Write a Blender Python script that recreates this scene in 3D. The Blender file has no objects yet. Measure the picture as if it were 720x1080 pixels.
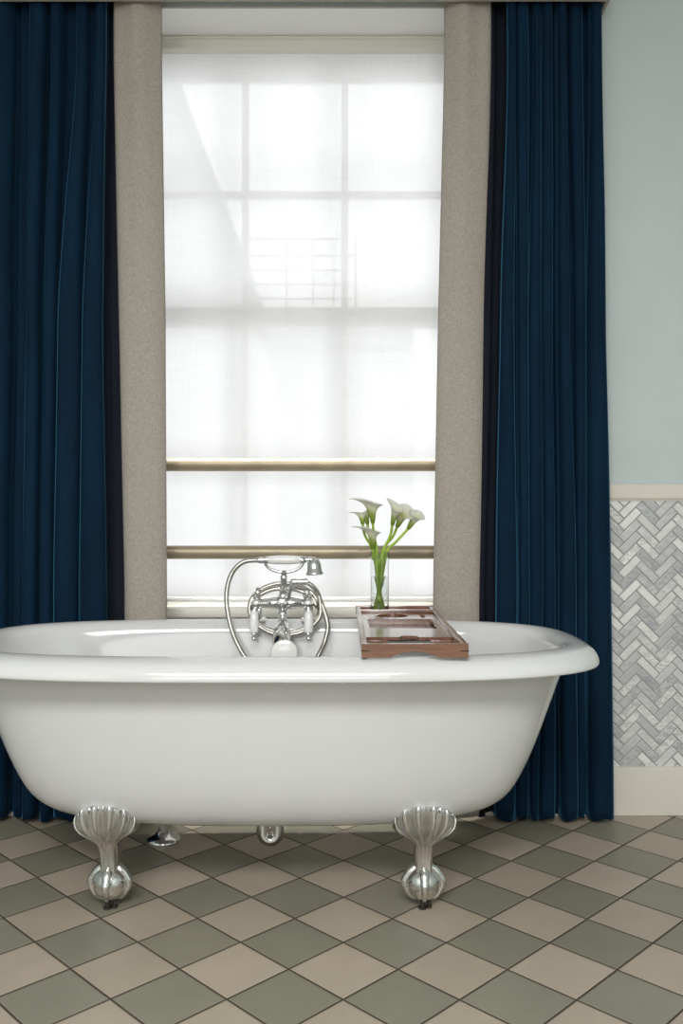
import bpy, bmesh, math, random
from mathutils import Vector, Matrix, noise

random.seed(7)
C = bpy.context.scene.collection
PI = math.pi
F, HC, HZ = 931.0, 0.892, 537.5          # focal length in pixels, camera height, horizon row


def P(px, py, Y):
    return Vector(((px - 360.0) * Y / F, Y, HC - (py - HZ) * Y / F))


def lerp(a, b, t):
    return a + (b - a) * t


def interp(x, tab):
    if x <= tab[0][0]:
        return tab[0][1]
    for (x0, y0), (x1, y1) in zip(tab, tab[1:]):
        if x <= x1:
            return lerp(y0, y1, (x - x0) / (x1 - x0))
    return tab[-1][1]


# ------------------------------------------------------------------ materials
def new_mat(name):
    m = bpy.data.materials.new(name)
    m.use_nodes = True
    nt = m.node_tree
    return m, nt, nt.nodes['Principled BSDF']


def N(nt, t, **kw):
    n = nt.nodes.new(t)
    for k, v in kw.items():
        setattr(n, k, v)
    return n


def link(nt, a, b):
    nt.links.new(a, b)


def math_node(nt, op, a, b=None, c=None):
    n = N(nt, 'ShaderNodeMath', operation=op)
    for i, v in enumerate((a, b, c)):
        if v is None:
            continue
        if isinstance(v, (int, float)):
            n.inputs[i].default_value = v
        else:
            link(nt, v, n.inputs[i])
    return n.outputs[0]


def ramp(nt, fac, stops):
    r = N(nt, 'ShaderNodeValToRGB')
    els = r.color_ramp.elements
    while len(els) < len(stops):
        els.new(0.5)
    for e, (p, c) in zip(els, stops):
        e.position = p
        e.color = (*c, 1)
    link(nt, fac, r.inputs[0])
    return r.outputs[0]


def mix_col(nt, fac, a, b, mode='MIX'):
    n = N(nt, 'ShaderNodeMix', data_type='RGBA', blend_type=mode)
    if isinstance(fac, (int, float)):
        n.inputs[0].default_value = fac
    else:
        link(nt, fac, n.inputs[0])
    for i, v in ((6, a), (7, b)):
        if isinstance(v, tuple):
            n.inputs[i].default_value = (*v, 1)
        else:
            link(nt, v, n.inputs[i])
    return n.outputs[2]


def obj_coord(nt):
    return N(nt, 'ShaderNodeTexCoord').outputs['Object']


def noise_tex(nt, vec, scale, detail=3, rough=0.5):
    n = N(nt, 'ShaderNodeTexNoise')
    n.inputs['Scale'].default_value = scale
    n.inputs['Detail'].default_value = detail
    n.inputs['Roughness'].default_value = rough
    if vec is not None:
        link(nt, vec, n.inputs['Vector'])
    return n.outputs[0]


def bump(nt, height, strength, dist, bsdf):
    b = N(nt, 'ShaderNodeBump')
    b.inputs['Strength'].default_value = strength
    b.inputs['Distance'].default_value = dist
    link(nt, height, b.inputs['Height'])
    link(nt, b.outputs[0], bsdf.inputs['Normal'])


def mapping(nt, vec, scale=(1, 1, 1), rot=(0, 0, 0)):
    m = N(nt, 'ShaderNodeMapping')
    m.inputs['Scale'].default_value = scale
    m.inputs['Rotation'].default_value = rot
    link(nt, vec, m.inputs['Vector'])
    return m.outputs[0]


def simple(name, col, rough=0.5, metal=0.0, coat=0.0, nz=0.0, nscale=40, spec=0.5, bump_s=0.0):
    m, nt, b = new_mat(name)
    b.inputs['Roughness'].default_value = rough
    b.inputs['Metallic'].default_value = metal
    b.inputs['Coat Weight'].default_value = coat
    b.inputs['Coat Roughness'].default_value = 0.05
    b.inputs['Specular IOR Level'].default_value = spec
    f = noise_tex(nt, obj_coord(nt), nscale, 4)
    lo = tuple(max(0, c * (1 - nz)) for c in col)
    hi = tuple(min(1, c * (1 + nz)) for c in col)
    link(nt, ramp(nt, f, [(0.3, lo), (0.7, hi)]), b.inputs['Base Color'])
    if bump_s:
        bump(nt, f, bump_s, 0.002, b)
    return m


M = {}
M['paint'] = simple('wall_paint', (0.525, 0.585, 0.578), 0.55, nz=0.02, nscale=6, bump_s=0.03)
M['dark_paint'] = simple('slate_blue_paint', (0.06, 0.075, 0.085), 0.5, nz=0.03, nscale=6)
M['white_paint'] = simple('white_paint', (0.83, 0.83, 0.815), 0.5, nz=0.01)
M['trim'] = simple('cream_trim', (0.665, 0.63, 0.55), 0.38, nz=0.015, nscale=9)
M['acrylic'] = simple('white_acrylic', (0.645, 0.65, 0.65), 0.10, coat=0.3, nz=0.004, nscale=3)
M['chrome'] = simple('chrome', (0.78, 0.775, 0.765), 0.06, metal=1, nz=0.02, nscale=60)
M['chrome_foot'] = simple('cast_chrome', (0.72, 0.715, 0.70), 0.16, metal=1, nz=0.04, nscale=60, bump_s=0.012)
M['hose'] = simple('hose_metal', (0.55, 0.53, 0.49), 0.22, metal=1, nz=0.05, nscale=90)
M['porcelain'] = simple('porcelain', (0.82, 0.82, 0.80), 0.12, coat=0.3, nz=0.005)
M['dark_metal'] = simple('dark_screw', (0.08, 0.07, 0.06), 0.4, metal=0.8, nz=0.1)
M['rail'] = simple('bronze_rail', (0.36, 0.30, 0.205), 0.42, metal=0.25, nz=0.12, nscale=14)
M['cream'] = simple('pale_cream_paint', (0.80, 0.775, 0.70), 0.45, nz=0.01, nscale=9)
M['grout'] = simple('grout', (0.37, 0.36, 0.34), 0.9, nz=0.06, nscale=120)
M['facade'] = simple('pale_facade', (0.66, 0.66, 0.67), 0.9, nz=0.05, nscale=2)
M['facade_dark'] = simple('grey_facade', (0.50, 0.50, 0.52), 0.9, nz=0.05, nscale=2)
M['slate'] = simple('slate_roof', (0.30, 0.31, 0.33), 0.8, nz=0.1, nscale=6)


def floor_material():
    m, nt, b = new_mat('checker_floor_tile')
    T = 0.150
    oc = N(nt, 'ShaderNodeTexCoord').outputs['Object']
    sx = N(nt, 'ShaderNodeSeparateXYZ')
    link(nt, oc, sx.inputs[0])
    roll = 0.0042
    x = math_node(nt, 'SUBTRACT', math_node(nt, 'ADD', sx.outputs[0], math_node(nt, 'MULTIPLY', sx.outputs[1], -roll)), 0.003 - roll * 1.6)
    y = math_node(nt, 'SUBTRACT', math_node(nt, 'ADD', sx.outputs[1], math_node(nt, 'MULTIPLY', sx.outputs[0], roll)), 1.6075)
    k = 1 / (math.sqrt(2) * T)
    u = math_node(nt, 'MULTIPLY', math_node(nt, 'ADD', x, y), k)
    v = math_node(nt, 'MULTIPLY', math_node(nt, 'SUBTRACT', y, x), k)
    fu, fv = math_node(nt, 'FLOOR', u), math_node(nt, 'FLOOR', v)
    par = math_node(nt, 'MODULO', math_node(nt, 'ABSOLUTE', math_node(nt, 'ADD', fu, fv)), 2.0)
    # distance to the tile's edge
    du = math_node(nt, 'SUBTRACT', 0.5, math_node(nt, 'ABSOLUTE', math_node(nt, 'SUBTRACT', math_node(nt, 'SUBTRACT', u, fu), 0.5)))
    dv = math_node(nt, 'SUBTRACT', 0.5, math_node(nt, 'ABSOLUTE', math_node(nt, 'SUBTRACT', math_node(nt, 'SUBTRACT', v, fv), 0.5)))
    d = math_node(nt, 'MINIMUM', du, dv)
    tile = N(nt, 'ShaderNodeMapRange', interpolation_type='SMOOTHSTEP')
    tile.inputs['From Min'].default_value = 0.010
    tile.inputs['From Max'].default_value = 0.017
    link(nt, d, tile.inputs['Value'])
    edge = N(nt, 'ShaderNodeMapRange', interpolation_type='SMOOTHSTEP')
    edge.inputs['From Min'].default_value = 0.008
    edge.inputs['From Max'].default_value = 0.030
    link(nt, d, edge.inputs['Value'])
    cv = N(nt, 'ShaderNodeCombineXYZ')
    link(nt, fu, cv.inputs[0]); link(nt, fv, cv.inputs[1])
    wn = N(nt, 'ShaderNodeTexWhiteNoise')
    link(nt, cv.outputs[0], wn.inputs['Vector'])
    beige = ramp(nt, wn.outputs['Value'], [(0, (0.395, 0.335, 0.265)), (1, (0.455, 0.385, 0.31))])
    grey = ramp(nt, wn.outputs['Value'], [(0, (0.222, 0.212, 0.158)), (1, (0.262, 0.248, 0.192))])
    base = mix_col(nt, par, beige, grey)
    cl = noise_tex(nt, oc, 9, 5, 0.6)
    fine = noise_tex(nt, oc, 160, 3, 0.6)
    base = mix_col(nt, 1.0, base, ramp(nt, cl, [(0.3, (0.90, 0.90, 0.89)), (0.7, (1.0, 1.0, 1.0))]), 'MULTIPLY')
    base = mix_col(nt, 0.5, base, ramp(nt, fine, [(0.3, (0.90, 0.90, 0.90)), (0.7, (1.0, 1.0, 1.0))]), 'MULTIPLY')
    col = mix_col(nt, tile.outputs[0], (0.048, 0.034, 0.022), base)
    link(nt, col, b.inputs['Base Color'])
    r = N(nt, 'ShaderNodeMapRange')
    r.inputs['To Min'].default_value = 0.85
    r.inputs['To Max'].default_value = 0.40
    link(nt, tile.outputs[0], r.inputs['Value'])
    link(nt, r.outputs[0], b.inputs['Roughness'])
    h = math_node(nt, 'ADD', edge.outputs[0], math_node(nt, 'MULTIPLY', cl, 0.10))
    bump(nt, h, 0.5, 0.002, b)
    return m


M['floor'] = floor_material()


def marble_material():
    m, nt, b = new_mat('marble_tile')
    geo = N(nt, 'ShaderNodeNewGeometry')
    rnd = geo.outputs['Random Per Island']
    oc = obj_coord(nt)
    off = N(nt, 'ShaderNodeCombineXYZ')
    link(nt, math_node(nt, 'MULTIPLY', rnd, 37.0), off.inputs[0])
    link(nt, math_node(nt, 'MULTIPLY', rnd, 91.0), off.inputs[1])
    va = N(nt, 'ShaderNodeVectorMath', operation='ADD')
    link(nt, oc, va.inputs[0]); link(nt, off.outputs[0], va.inputs[1])
    vein = noise_tex(nt, mapping(nt, va.outputs[0], (1, 1, 2.2), (0, 0.6, 0)), 20, 6, 0.68)
    soft = noise_tex(nt, va.outputs[0], 14, 3)
    tone = ramp(nt, rnd, [(0.0, (0.50, 0.512, 0.52)), (0.35, (0.62, 0.626, 0.622)), (0.62, (0.73, 0.725, 0.705)), (1.0, (0.88, 0.87, 0.835))])
    vn = ramp(nt, vein, [(0.30, (0.60, 0.62, 0.65)), (0.43, (1, 1, 1)), (0.49, (0.50, 0.52, 0.55)), (0.55, (1, 1, 1)), (0.75, (0.80, 0.81, 0.83))])
    amt = ramp(nt, math_node(nt, 'FRACT', math_node(nt, 'MULTIPLY', rnd, 17.3)), [(0.2, (0.15, 0.15, 0.15)), (1.0, (0.95, 0.95, 0.95))])
    col = mix_col(nt, amt, tone, mix_col(nt, 1.0, tone, vn, 'MULTIPLY'))
    col = mix_col(nt, 0.7, col, ramp(nt, soft, [(0.3, (0.86, 0.87, 0.90)), (0.65, (1, 1, 1))]), 'MULTIPLY')
    link(nt, col, b.inputs['Base Color'])
    b.inputs['Roughness'].default_value = 0.3
    return m


M['marble'] = marble_material()


def velvet_material(name, lo, hi, sheen):
    m, nt, b = new_mat(name)
    oc = obj_coord(nt)
    nap = noise_tex(nt, mapping(nt, oc, (9, 9, 1.1)), 3.0, 4, 0.6)
    fine = noise_tex(nt, mapping(nt, oc, (1, 1, 0.25)), 900, 2)
    link(nt, ramp(nt, nap, [(0.3, lo), (0.7, hi)]), b.inputs['Base Color'])
    b.inputs['Roughness'].default_value = 0.85
    b.inputs['Specular IOR Level'].default_value = 0.12
    b.inputs['Sheen Weight'].default_value = sheen
    b.inputs['Sheen Roughness'].default_value = 0.26
    b.inputs['Sheen Tint'].default_value = (0.07, 0.25, 0.43, 1)
    bump(nt, fine, 0.15, 0.001, b)
    return m


M['velvet'] = velvet_material('blue_velvet', (0.0018, 0.0125, 0.0295), (0.0030, 0.0200, 0.045), 0.85)
M['velvet_shaded'] = velvet_material('shaded_velvet', (0.0080, 0.0105, 0.0165), (0.0110, 0.0145, 0.0235), 0.15)  # velvet with the shade of the fold recess put into its colour


def linen_material(name, base):
    m, nt, b = new_mat(name)
    oc = obj_coord(nt)
    wx = noise_tex(nt, mapping(nt, oc, (1500, 1500, 90)), 1.0, 2)
    wz = noise_tex(nt, mapping(nt, oc, (90, 90, 1500)), 1.0, 2)
    slub = noise_tex(nt, oc, 420, 3, 0.6)
    w = math_node(nt, 'MULTIPLY', math_node(nt, 'ADD', math_node(nt, 'ADD', wx, wz), slub), 0.333)
    lo = tuple(c * 0.72 for c in base)
    hi = tuple(min(1, c * 1.28) for c in base)
    link(nt, ramp(nt, w, [(0.40, lo), (0.60, hi)]), b.inputs['Base Color'])
    b.inputs['Roughness'].default_value = 0.95
    b.inputs['Specular IOR Level'].default_value = 0.1
    b.inputs['Sheen Weight'].default_value = 0.12
    bump(nt, w, 0.4, 0.001, b)
    return m


M['linen'] = linen_material('taupe_linen', (0.385, 0.345, 0.302))


def blind_material():
    m, nt, b = new_mat('sheer_blind')
    nt.nodes.remove(b)
    out = nt.nodes['Material Output']
    oc = obj_coord(nt)
    weave = noise_tex(nt, mapping(nt, oc, (260, 1, 9)), 1.0, 3)
    weave2 = noise_tex(nt, mapping(nt, oc, (9, 1, 260)), 1.0, 3)
    w = math_node(nt, 'ADD', weave, weave2)
    col = ramp(nt, math_node(nt, 'MULTIPLY', w, 0.5), [(0.35, (0.885, 0.88, 0.875)), (0.6, (0.925, 0.92, 0.915))])
    tr = N(nt, 'ShaderNodeBsdfTranslucent'); link(nt, col, tr.inputs[0])
    df = N(nt, 'ShaderNodeBsdfDiffuse'); link(nt, col, df.inputs[0])
    tp = N(nt, 'ShaderNodeBsdfTransparent')
    a = N(nt, 'ShaderNodeMixShader'); a.inputs[0].default_value = 0.12
    link(nt, tr.outputs[0], a.inputs[1]); link(nt, df.outputs[0], a.inputs[2])
    c = N(nt, 'ShaderNodeMixShader')
    fac = N(nt, 'ShaderNodeMapRange')
    fac.inputs['From Min'].default_value = 0.6; fac.inputs['From Max'].default_value = 1.4
    fac.inputs['To Min'].default_value = 0.088; fac.inputs['To Max'].default_value = 0.072
    link(nt, w, fac.inputs['Value'])
    link(nt, fac.outputs[0], c.inputs[0])
    link(nt, a.outputs[0], c.inputs[1]); link(nt, tp.outputs[0], c.inputs[2])
    link(nt, c.outputs[0], out.inputs['Surface'])
    return m


M['blind'] = blind_material()


def wood_material(name, along, dark, light):
    m, nt, b = new_mat(name)
    oc = obj_coord(nt)
    sc = (60, 4, 60) if along == 'y' else (4, 60, 60)
    g = noise_tex(nt, mapping(nt, oc, sc), 2.2, 5, 0.6)
    g2 = noise_tex(nt, mapping(nt, oc, tuple(s * 5 for s in sc)), 2.0, 2)
    f = math_node(nt, 'ADD', math_node(nt, 'MULTIPLY', g, 0.7), math_node(nt, 'MULTIPLY', g2, 0.3))
    link(nt, ramp(nt, f, [(0.35, dark), (0.65, light)]), b.inputs['Base Color'])
    b.inputs['Roughness'].default_value = 0.25
    b.inputs['Coat Weight'].default_value = 1.0
    b.inputs['Coat IOR'].default_value = 2.2
    b.inputs['Coat Roughness'].default_value = 0.2
    bump(nt, g2, 0.08, 0.001, b)
    return m


M['wood_x'] = wood_material('walnut_across', 'x', (0.105, 0.036, 0.016), (0.225, 0.085, 0.038))
M['wood_y'] = wood_material('walnut_along', 'y', (0.105, 0.036, 0.016), (0.225, 0.085, 0.038))
M['wood_dark'] = simple('dark_joint', (0.03, 0.012, 0.008), 0.5, nz=0.1)


def glass_material(name, ior, col):
    m, nt, b = new_mat(name)
    b.inputs['Base Color'].default_value = (*col, 1)
    b.inputs['Transmission Weight'].default_value = 1.0
    b.inputs['Roughness'].default_value = 0.0
    b.inputs['IOR'].default_value = ior
    f = noise_tex(nt, obj_coord(nt), 20, 2)
    link(nt, ramp(nt, f, [(0.3, tuple(c * 0.99 for c in col)), (0.7, col)]), b.inputs['Base Color'])
    return m


M['glass'] = glass_material('clear_glass', 1.45, (0.97, 0.98, 0.98))
M['water'] = glass_material('clear_water', 1.33, (0.97, 0.985, 0.98))


def pane_material():
    m, nt, b = new_mat('window_glass')
    nt.nodes.remove(b)
    out = nt.nodes['Material Output']
    tp = N(nt, 'ShaderNodeBsdfTransparent'); tp.inputs[0].default_value = (0.97, 0.98, 0.98, 1)
    gl = N(nt, 'ShaderNodeBsdfGlossy'); gl.inputs['Roughness'].default_value = 0.02
    fr = N(nt, 'ShaderNodeFresnel'); fr.inputs[0].default_value = 1.45
    mx = N(nt, 'ShaderNodeMixShader')
    link(nt, fr.outputs[0], mx.inputs[0])
    link(nt, tp.outputs[0], mx.inputs[1]); link(nt, gl.outputs[0], mx.inputs[2])
    link(nt, mx.outputs[0], out.inputs['Surface'])
    return m


M['pane'] = pane_material()


def petal_material(name, base_green):
    m, nt, b = new_mat(name)
    out = nt.nodes['Material Output']
    at = N(nt, 'ShaderNodeAttribute', attribute_name='along')
    col = ramp(nt, at.outputs['Fac'], [(0.10, base_green), (0.42, (0.52, 0.62, 0.16)), (0.64, (0.88, 0.88, 0.70)), (1.0, (0.93, 0.93, 0.905))])
    nz = noise_tex(nt, obj_coord(nt), 120, 3)
    col = mix_col(nt, 1.0, col, ramp(nt, nz, [(0.3, (0.93, 0.94, 0.92)), (0.7, (1, 1, 1))]), 'MULTIPLY')
    link(nt, col, b.inputs['Base Color'])
    b.inputs['Roughness'].default_value = 0.5
    tr = N(nt, 'ShaderNodeBsdfTranslucent'); link(nt, col, tr.inputs[0])
    mx = N(nt, 'ShaderNodeMixShader'); mx.inputs[0].default_value = 0.5
    link(nt, b.outputs[0], mx.inputs[1]); link(nt, tr.outputs[0], mx.inputs[2])
    link(nt, mx.outputs[0], out.inputs['Surface'])
    return m


M['petal'] = petal_material('calla_spathe', (0.26, 0.42, 0.03))
M['stem'] = simple('green_stem', (0.33, 0.50, 0.04), 0.4, nz=0.25, nscale=60)
M['spadix'] = simple('yellow_spadix', (0.75, 0.55, 0.08), 0.6, nz=0.1, nscale=300)


# ------------------------------------------------------------------ mesh builder
class MB:
    def __init__(self):
        self.bm = bmesh.new()
        self.attr = None

    def quads(self, rows, close_u=False, close_v=False, along=None):
        if along is not None and self.attr is None:
            self.attr = self.bm.verts.layers.float.new('along')
        vs = [[self.bm.verts.new(p) for p in r] for r in rows]
        if along is not None:
            for i, r in enumerate(vs):
                for v in r:
                    v[self.attr] = along[i]
        nu, nv = len(vs), len(vs[0])
        for i in range(nu if close_u else nu - 1):
            for j in range(nv if close_v else nv - 1):
                a, b = vs[i], vs[(i + 1) % nu]
                try:
                    self.bm.faces.new((a[j], a[(j + 1) % nv], b[(j + 1) % nv], b[j]))
                except ValueError:
                    pass
        return vs

    def box(self, x0, x1, y0, y1, z0, z1, bev=0.0, seg=2):
        r = bmesh.ops.create_cube(self.bm, size=1.0)
        vs = r['verts']
        for v in vs:
            v.co = Vector((lerp(x0, x1, v.co.x + .5), lerp(y0, y1, v.co.y + .5), lerp(z0, z1, v.co.z + .5)))
        if bev:
            es = list({e for v in vs for e in v.link_edges})
            bmesh.ops.bevel(self.bm, geom=es, offset=bev, segments=seg, profile=0.5, affect='EDGES')
        return self

    def lathe(self, prof, origin=(0, 0, 0), axis=(0, 0, 1), n=32, cap=True):
        ax = Vector(axis).normalized()
        q = Vector((0, 0, 1)).rotation_difference(ax)
        o = Vector(origin)
        rows = []
        for r, z in prof:
            rows.append([o + q @ Vector((r * math.cos(2 * PI * k / n), r * math.sin(2 * PI * k / n), z)) for k in range(n)])
        vs = self.quads(rows, close_v=True)
        if cap:
            for r in (vs[0], vs[-1]):
                try:
                    self.bm.faces.new(r)
                except ValueError:
                    pass
        return self

    def tube(self, pts, rad, n=12, cap=True, flat=None):
        pts = [Vector(p) for p in pts]
        m = len(pts)
        t0 = (pts[1] - pts[0]).normalized()
        up = Vector((0, 0, 1)) if abs(t0.z) < 0.9 else Vector((1, 0, 0))
        nrm = (up - t0 * up.dot(t0)).normalized()
        rows = []
        for i, p in enumerate(pts):
            t = (pts[min(i + 1, m - 1)] - pts[max(i - 1, 0)]).normalized()
            nrm = (nrm - t * nrm.dot(t)).normalized()
            bi = t.cross(nrm)
            r = rad(i / (m - 1)) if callable(rad) else (rad[i] if isinstance(rad, (list, tuple)) else rad)
            rows.append([p + nrm * (r * math.cos(2 * PI * k / n)) + bi * (r * math.sin(2 * PI * k / n)) for k in range(n)])
        vs = self.quads(rows, close_v=True)
        if cap:
            for r in (vs[0], vs[-1]):
                try:
                    self.bm.faces.new(r)
                except ValueError:
                    pass
        return self

    def sphere(self, c, r, scale=(1, 1, 1), u=24, v=16):
        res = bmesh.ops.create_uvsphere(self.bm, u_segments=u, v_segments=v, radius=r)
        for w in res['verts']:
            w.co = Vector(c) + Vector((w.co.x * scale[0], w.co.y * scale[1], w.co.z * scale[2]))
        return self

    def plate(self, outline, holes, z0, z1, to=lambda x, y, z: (x, y, z), bev=0.0):
        """A flat plate with holes, cut from filled curves."""
        cu = bpy.data.curves.new('tmp', 'CURVE')
        cu.dimensions = '2D'
        cu.fill_mode = 'BOTH'
        cu.extrude = (z1 - z0) / 2
        for poly in [outline] + holes:
            s = cu.splines.new('POLY')
            s.points.add(len(poly) - 1)
            for p, q in zip(s.points, poly):
                p.co = (q[0], q[1], 0, 1)
            s.use_cyclic_u = True
        ob = bpy.data.objects.new('tmp', cu)
        C.objects.link(ob)
        bpy.context.view_layer.update()
        me = bpy.data.meshes.new_from_object(ob.evaluated_get(bpy.context.evaluated_depsgraph_get()))
        bpy.data.objects.remove(ob)
        n0 = len(self.bm.verts)
        self.bm.from_mesh(me)
        bpy.data.meshes.remove(me)
        self.bm.verts.ensure_lookup_table()
        for v in self.bm.verts[n0:]:
            v.co = Vector(to(v.co.x, v.co.y, v.co.z + (z0 + z1) / 2))
        bmesh.ops.remove_doubles(self.bm, verts=self.bm.verts[n0:], dist=1e-5)
        return self

    def build(self, name, mat, parent=None, angle=35, subsurf=0, solid=0.0, recalc=True):
        bm = self.bm
        if recalc:
            bmesh.ops.recalc_face_normals(bm, faces=bm.faces)
        org = ORG.get(parent.name, Vector((0, 0, 0))) if parent else Vector((0, 0, 0))
        for v in bm.verts:
            v.co -= org
        for f in bm.faces:
            f.smooth = True
        me = bpy.data.meshes.new(name)
        bm.to_mesh(me)
        bm.free()
        me.set_sharp_from_angle(angle=math.radians(angle))
        me.materials.append(mat)
        o = bpy.data.objects.new(name, me)
        C.objects.link(o)
        if parent:
            o.parent = parent
            ORG[o.name] = org
        if solid:
            md = o.modifiers.new('thickness', 'SOLIDIFY')
            md.thickness = solid
            md.offset = 0
        if subsurf:
            md = o.modifiers.new('smooth', 'SUBSURF')
            md.levels = md.render_levels = subsurf
        return o


ORG = {}


def thing(name, loc, label, cat, group=None):
    o = bpy.data.objects.new(name, None)
    o.empty_display_size = 0.05
    C.objects.link(o)
    o.location = loc
    ORG[o.name] = Vector(loc)
    return tag(o, label, cat, group)


def tag(o, label, cat, group=None):
    o['label'] = label
    o['category'] = cat
    if group:
        o['group'] = group
    return o


def struct(o):
    o['kind'] = 'structure'
    return o


# ------------------------------------------------------------------ room shell
YW = 2.585                      # face of the window wall
XL, XR, YF, ZC = -2.2, 1.9, -2.6, 2.75
OX0, OX1, OZ0, OZ1 = -0.70, 0.40, 0.560, 2.365   # window opening
YB = 2.93

b = MB(); b.box(XL, XR, YF, YB, -0.1, 0.0); floor = struct(b.build('floor', M['floor']))
b = MB(); b.box(XL, XR, YF, YB, ZC, ZC + 0.1); struct(b.build('ceiling', M['white_paint']))
b = MB(); b.box(XL - 0.1, XL, YF, YB, 0, ZC); struct(b.build('wall_left', M['paint']))
b = MB(); b.box(XR, XR + 0.1, YF, YB, 0, ZC); struct(b.build('wall_right', M['paint']))
b = MB(); b.box(XL, XR, YF - 0.1, YF, 0, ZC); struct(b.build('wall_front', M['dark_paint']))

b = MB()
b.box(XL, OX0, YW, YB, 0, ZC)
b.box(OX1, XR, YW, YB, 0, ZC)
b.box(OX0, OX1, 2.735, YB, 0, OZ0)
b.box(OX0, OX1, YW, YB, OZ1, ZC)
wall = struct(b.build('wall_back', M['paint']))

# plaster lining of the window recess
b = MB()
b.box(OX0, OX0 + 0.006, YW - 0.001, YB, 0, OZ1)
b.box(OX1 - 0.006, OX1, YW - 0.001, YB, 0, OZ1)
b.box(OX0, OX1, YW - 0.001, YB, OZ1 - 0.006, OZ1)
b.box(OX0, OX1, 2.729, 2.735, 0, OZ0)
b.build('reveal_lining', M['white_paint'], wall)

# herringbone marble below the chair rail
RAIL_B, RAIL_T = 0.917, 0.967


def herringbone():
    W = 0.0246
    g = 0.0016
    ox, oz = 0.8600, 0.8300
    c45 = math.sqrt(0.5)
    yb, yf = YW - 0.003, YW - 0.0075
    x0, x1, z0, z1 = XL + 0.9, XR, 0.135, RAIL_B + 0.01
    m = MB()
    back = MB(); back.box(x0, x1, YW - 0.0045, YW, z0, z1)
    bev = 0.0011

    def tile(p0, p1, q0, q1):
        def W2(p, q, y):
            return Vector((ox + (p + q) * c45 * W, y, oz + (q - p) * c45 * W))
        e = g / W
        f = (g + bev) / W
        outer = [(p0 + e, q0 + e), (p1 - e, q0 + e), (p1 - e, q1 - e), (p0 + e, q1 - e)]
        inner = [(p0 + f, q0 + f), (p1 - f, q0 + f), (p1 - f, q1 - f), (p0 + f, q1 - f)]
        cx = sum(W2(*o, 0).x for o in outer) / 4
        cz = sum(W2(*o, 0).z for o in outer) / 4
        if not (x0 - .05 < cx < x1 + .05 and z0 - .05 < cz < z1 + .05):
            return
        if -0.72 < cx < 0.42:
            return
        a = [m.bm.verts.new(W2(*o, yb)) for o in outer]
        b_ = [m.bm.verts.new(W2(*o, yf + 0.0008)) for o in outer]
        c_ = [m.bm.verts.new(W2(*o, yf)) for o in inner]
        for k in range(4):
            j = (k + 1) % 4
            m.bm.faces.new((a[k], a[j], b_[j], b_[k]))
            m.bm.faces.new((b_[k], b_[j], c_[j], c_[k]))
        m.bm.faces.new(c_)
    R = 110
    for i in range(-R, R):
        for j in range(-R, R):
            c = (i + j) % 6
            if c == 0:
                tile(i, i + 3, j, j + 1)
            if c == 3:
                tile(i, i + 1, j, j + 3)
    bm = m.bm
    for co, no in (((x0, 0, 0), (-1, 0, 0)), ((x1, 0, 0), (1, 0, 0)), ((0, 0, z0), (0, 0, -1)), ((0, 0, z1), (0, 0, 1))):
        bmesh.ops.bisect_plane(bm, geom=bm.verts[:] + bm.edges[:] + bm.faces[:], plane_co=co, plane_no=no, clear_outer=True)
    m.build('marble_tile', M['marble'], wall, angle=20)
    # grout bed, left open where the window is
    back.bm.free()
    back = MB()
    for (a, c, d, e) in ((x0, OX0, z0, z1), (OX1, x1, z0, z1)):
        back.box(a, c, YW - 0.0045, YW - 0.0002, d, e)
    back.build('grout_bed', M['grout'], wall)


herringbone()

# chair rail and baseboard, either side of the window
def moulding(name, prof, spans, mat):
    m = MB()
    for xa, xb in spans:
        vs = m.quads([[Vector((x, y, z)) for (y, z) in prof] for x in (xa, xb)], close_v=True)
        m.bm.faces.new(vs[0]); m.bm.faces.new(vs[1])
    return struct(m.build(name, mat, angle=25))


moulding('trim_1', [(YW, RAIL_B), (YW - 0.010, RAIL_B), (YW - 0.010, RAIL_B + 0.003), (YW - 0.013, RAIL_B + 0.005), (YW - 0.015, RAIL_B + 0.009),
                    (YW - 0.015, RAIL_T - 0.010), (YW - 0.013, RAIL_T - 0.003), (YW - 0.008, RAIL_T), (YW, RAIL_T)],
         [(XL, OX0 - 0.01), (OX1 + 0.01, XR)], M['trim'])
moulding('baseboard_back', [(YW, 0.001), (YW - 0.015, 0.001), (YW - 0.015, 0.134), (YW - 0.013, 0.140), (YW - 0.008, 0.142), (YW, 0.142)],
         [(XL, OX0 - 0.001), (OX1 + 0.001, XR)], M['trim'])

# ------------------------------------------------------------------ window
win = thing('window_1', (-0.149, 2.80, OZ0), 'white painted sash window with six panes above, behind the sheer blind', 'window')
del win['category']
win['kind'] = 'structure'
XM = (-0.3127, 0.0107)
SX0, SX1 = -0.636, 0.334
m = MB()
m.box(OX0, SX0 - 0.045, 2.815, YB, OZ0, OZ1 - 0.006, 0.002)
m.box(SX1 + 0.045, OX1, 2.815, YB, OZ0, OZ1 - 0.006, 0.002)
m.box(OX0, OX1, 2.815, YB, 2.338, OZ1 - 0.006, 0.002)
m.build('window_frame', M['white_paint'], win)


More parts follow.
